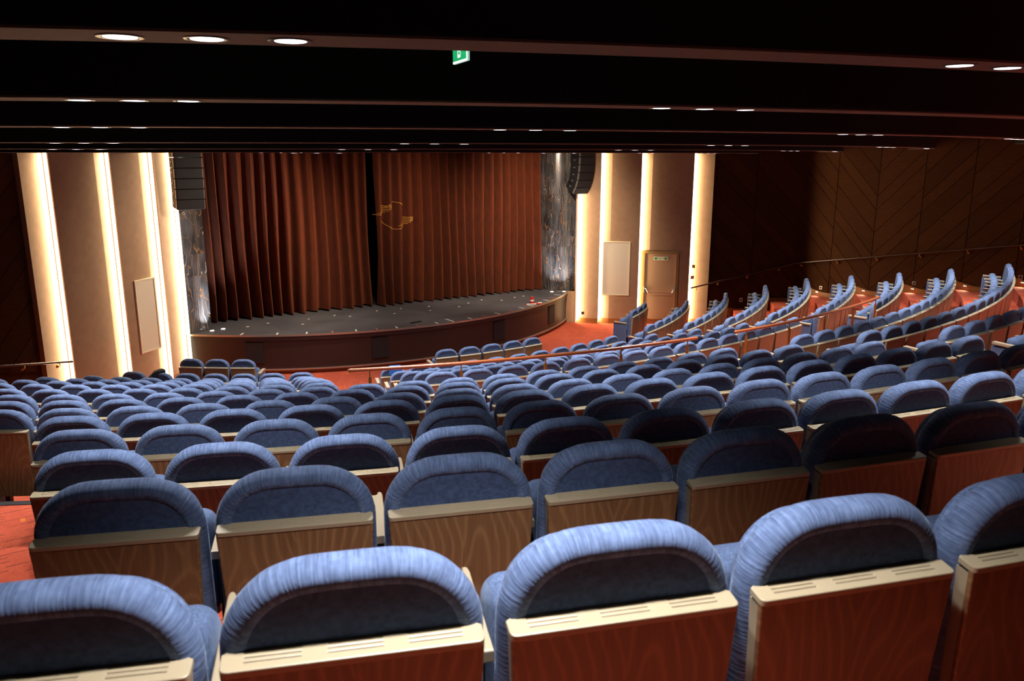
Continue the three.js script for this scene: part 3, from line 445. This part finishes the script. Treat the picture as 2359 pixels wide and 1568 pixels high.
function plate(v, rotY, w, h, mat, label, cat, dot) { const t = thing(cat === 'socket' ? 'wall_socket' : 'wall_call_point', label, cat, v.toArray(), rotY); part('plate', rbox(w, h, 0.018, 0.005), mat, t); part('insert', rbox(w * 0.55, h * 0.5, 0.01, 0.003, 0, 0, 0.009), dot, t); }
const rW = Math.atan2(-WR.d[1], WR.d[0]);
plate(onWall(WR, 0.32, 0.15, 0.33), rW, 0.1, 0.1, M.alu, 'small metal socket on tan wall by the stage corner', 'socket', M.black);
plate(onWall(WR, 3.68, 0.13, 1.82), rW, 0.09, 0.1, M.brass, 'small yellow box above the red call point', 'switch', M.gold);
plate(onWall(WR, 3.66, 0.13, 1.48), rW, 0.1, 0.1, M.red, 'red fire alarm call point by glowing cove', 'alarm', M.white);
plate(onWall(WR, 5.2, 0.05, 0.78), rW, 0.09, 0.12, M.white, 'pale socket on dark angled wall behind seats', 'socket', M.black);
[[10.46, 1.30, 'first'], [13.3, 1.81, 'second'], [15.9, 2.3, 'third']].forEach(([z, y, o]) => plate(new THREE.Vector3(10.87, y, z), -Math.PI / 2, 0.1, 0.1, M.alu, `small metal socket low on right side wall, ${o} from corner`, 'socket', M.black));

// hanging running-exit sign behind the nearest visible beam
{
  const p0 = [1044, 4.28], d = (u, dist) => { const X = (u - 1179.5) / 1836.3, az = -0.579 - Math.atan2(X, Math.cos(0.229) + 0.1), q = new THREE.Vector3(-Math.sin(az), 0, -Math.cos(az)); return new THREE.Vector3(camera.position.x, 0, camera.position.z).addScaledVector(q, dist); };
  const a = d(1044, 4.33), b = d(1078, 4.13), mid = a.clone().add(b).multiplyScalar(0.5), w = a.distanceTo(b), t = thing('exit_sign', 'green lit hanging exit sign with white pictogram', 'sign', [mid.x, 5.73, mid.z], Math.atan2(-(b.z - a.z), b.x - a.x));
  const cv = document.createElement('canvas'); cv.width = cv.height = 256; const x = cv.getContext('2d'); x.fillStyle = '#12a862'; x.fillRect(0, 0, 256, 256); x.fillStyle = '#ffffff'; x.fillRect(86, 40, 54, 190); x.fillStyle = '#12a862'; x.fillRect(98, 56, 30, 158); x.fillStyle = '#ffffff'; x.beginPath(); x.arc(113, 82, 10, 0, 7); x.fill(); x.lineWidth = 12; x.strokeStyle = '#ffffff'; x.beginPath(); x.moveTo(113, 96); x.lineTo(113, 150); x.lineTo(104, 200); x.moveTo(113, 150); x.lineTo(124, 200); x.moveTo(100, 120); x.lineTo(126, 120); x.stroke(); x.beginPath(); x.moveTo(168, 40); x.lineTo(154, 200); x.lineTo(182, 200); x.fill(); x.fillRect(240, 0, 16, 256); x.fillRect(0, 244, 256, 12);
  const tx = new THREE.CanvasTexture(cv); tx.colorSpace = THREE.SRGBColorSpace;
  part('plate', rbox(w, 0.24, 0.012, 0.004), std({ color: 0xdff5ea, emissive: lin(0.5, 1, 0.8), emissiveIntensity: 0.5 }), t); const f = new THREE.PlaneGeometry(w * 0.99, 0.238); const fm = part('lit_face', f, std({ color: 0x000000, emissive: lin(1, 1, 1), emissiveMap: tx, emissiveIntensity: 1.0 }), t); fm.position.z = 0.008; part('hanger', box(0.01, 0.9, 0.01, 0, 0.55, 0), M.darkSteel, t);
  const L = new THREE.PointLight(new THREE.Color(0.15, 1, 0.5), 0.12, 0, 2); L.name = 'glow'; L.position.set(0, 0, 0.06); t.add(L);
}
// things left on the seats
{
  const a = -8.389 / RR[14] + 0.56 * 0.9 / RR[14], p = polar(RR[14] - 0.05, a, TOP - 0.03), t = thing('black_bag', 'black cloth bag slumped over a seat back near left wall', 'bag', p.toArray(), a); const g = new THREE.IcosahedronGeometry(0.2, 4), q = g.attributes.position, n = noise2(55, 16); for (let i = 0; i < q.count; i++) { const x = q.getX(i), y = q.getY(i), z = q.getZ(i), k = 0.75 + 0.6 * n(x * 12 + 8, y * 12 + z * 9 + 8); q.setXYZ(i, x * k * 0.75, Math.max(-0.05, y * k * 0.4 + x * 0.3), z * k * 0.5); } g.computeVertexNormals(); part('cloth', g, M.bagBlack, t);
  const b = -3.24 / RR[14], o = polar(RR[14] + 0.055, b + 0.01, 0), u = thing('blue_garment', 'bright blue garment hung over a seat at the aisle end', 'garment', [o.x - 0.1, 0, o.z], b); const sh = new THREE.Shape(); sh.moveTo(-0.1, 1.0); sh.lineTo(0.16, 1.0); sh.lineTo(0.1, 0.86); sh.lineTo(0.03, 0.84); sh.lineTo(0.035, 0.4); sh.lineTo(-0.06, 0.38); sh.lineTo(-0.05, 0.83); sh.lineTo(-0.09, 0.86); const g2 = new THREE.ExtrudeGeometry(sh, { depth: 0.03, bevelEnabled: true, bevelSize: 0.008, bevelThickness: 0.01, bevelSegments: 2 }); part('cloth', g2, M.blueCloth, u); part('hanging_over', rbox(0.24, 0.03, 0.14, 0.012, 0.03, 1.0, -0.05), M.blueCloth, u);
}
// small step lights low on the right wall, one per tier
for (let k = 12; k >= 5; k--) {
  const z = Math.sqrt(Math.max(0.01, (RR[k + 1] + LIPG) ** 2 - 10.82 ** 2)) + 0.25; if (z < 9.7) continue;
  const t = thing('step_light', `small warm step light on right skirting beside ${rowName(k)}`, 'step light', [10.85, FY[k] + 0.12, z], -Math.PI / 2, 'step lights along the right aisle'); part('housing', rbox(0.1, 0.05, 0.03, 0.006), M.alu, t); part('lens', box(0.08, 0.012, 0.006, 0, -0.012, 0.016), M.cove, t);
  const L = new THREE.SpotLight(new THREE.Color(1, 0.8, 0.6), 0.9, 0, 1.0, 0.8, 2); L.name = 'lamp'; L.position.set(0, -0.015, 0.03); L.target.position.set(0, -0.5, 0.6); t.add(L, L.target);
}

scene.traverse(o => { if (o.isMesh) { o.castShadow = o.receiveShadow = true; } if (o.isSpotLight || o.isPointLight) o.castShadow = true; });
renderer.render(scene, camera);
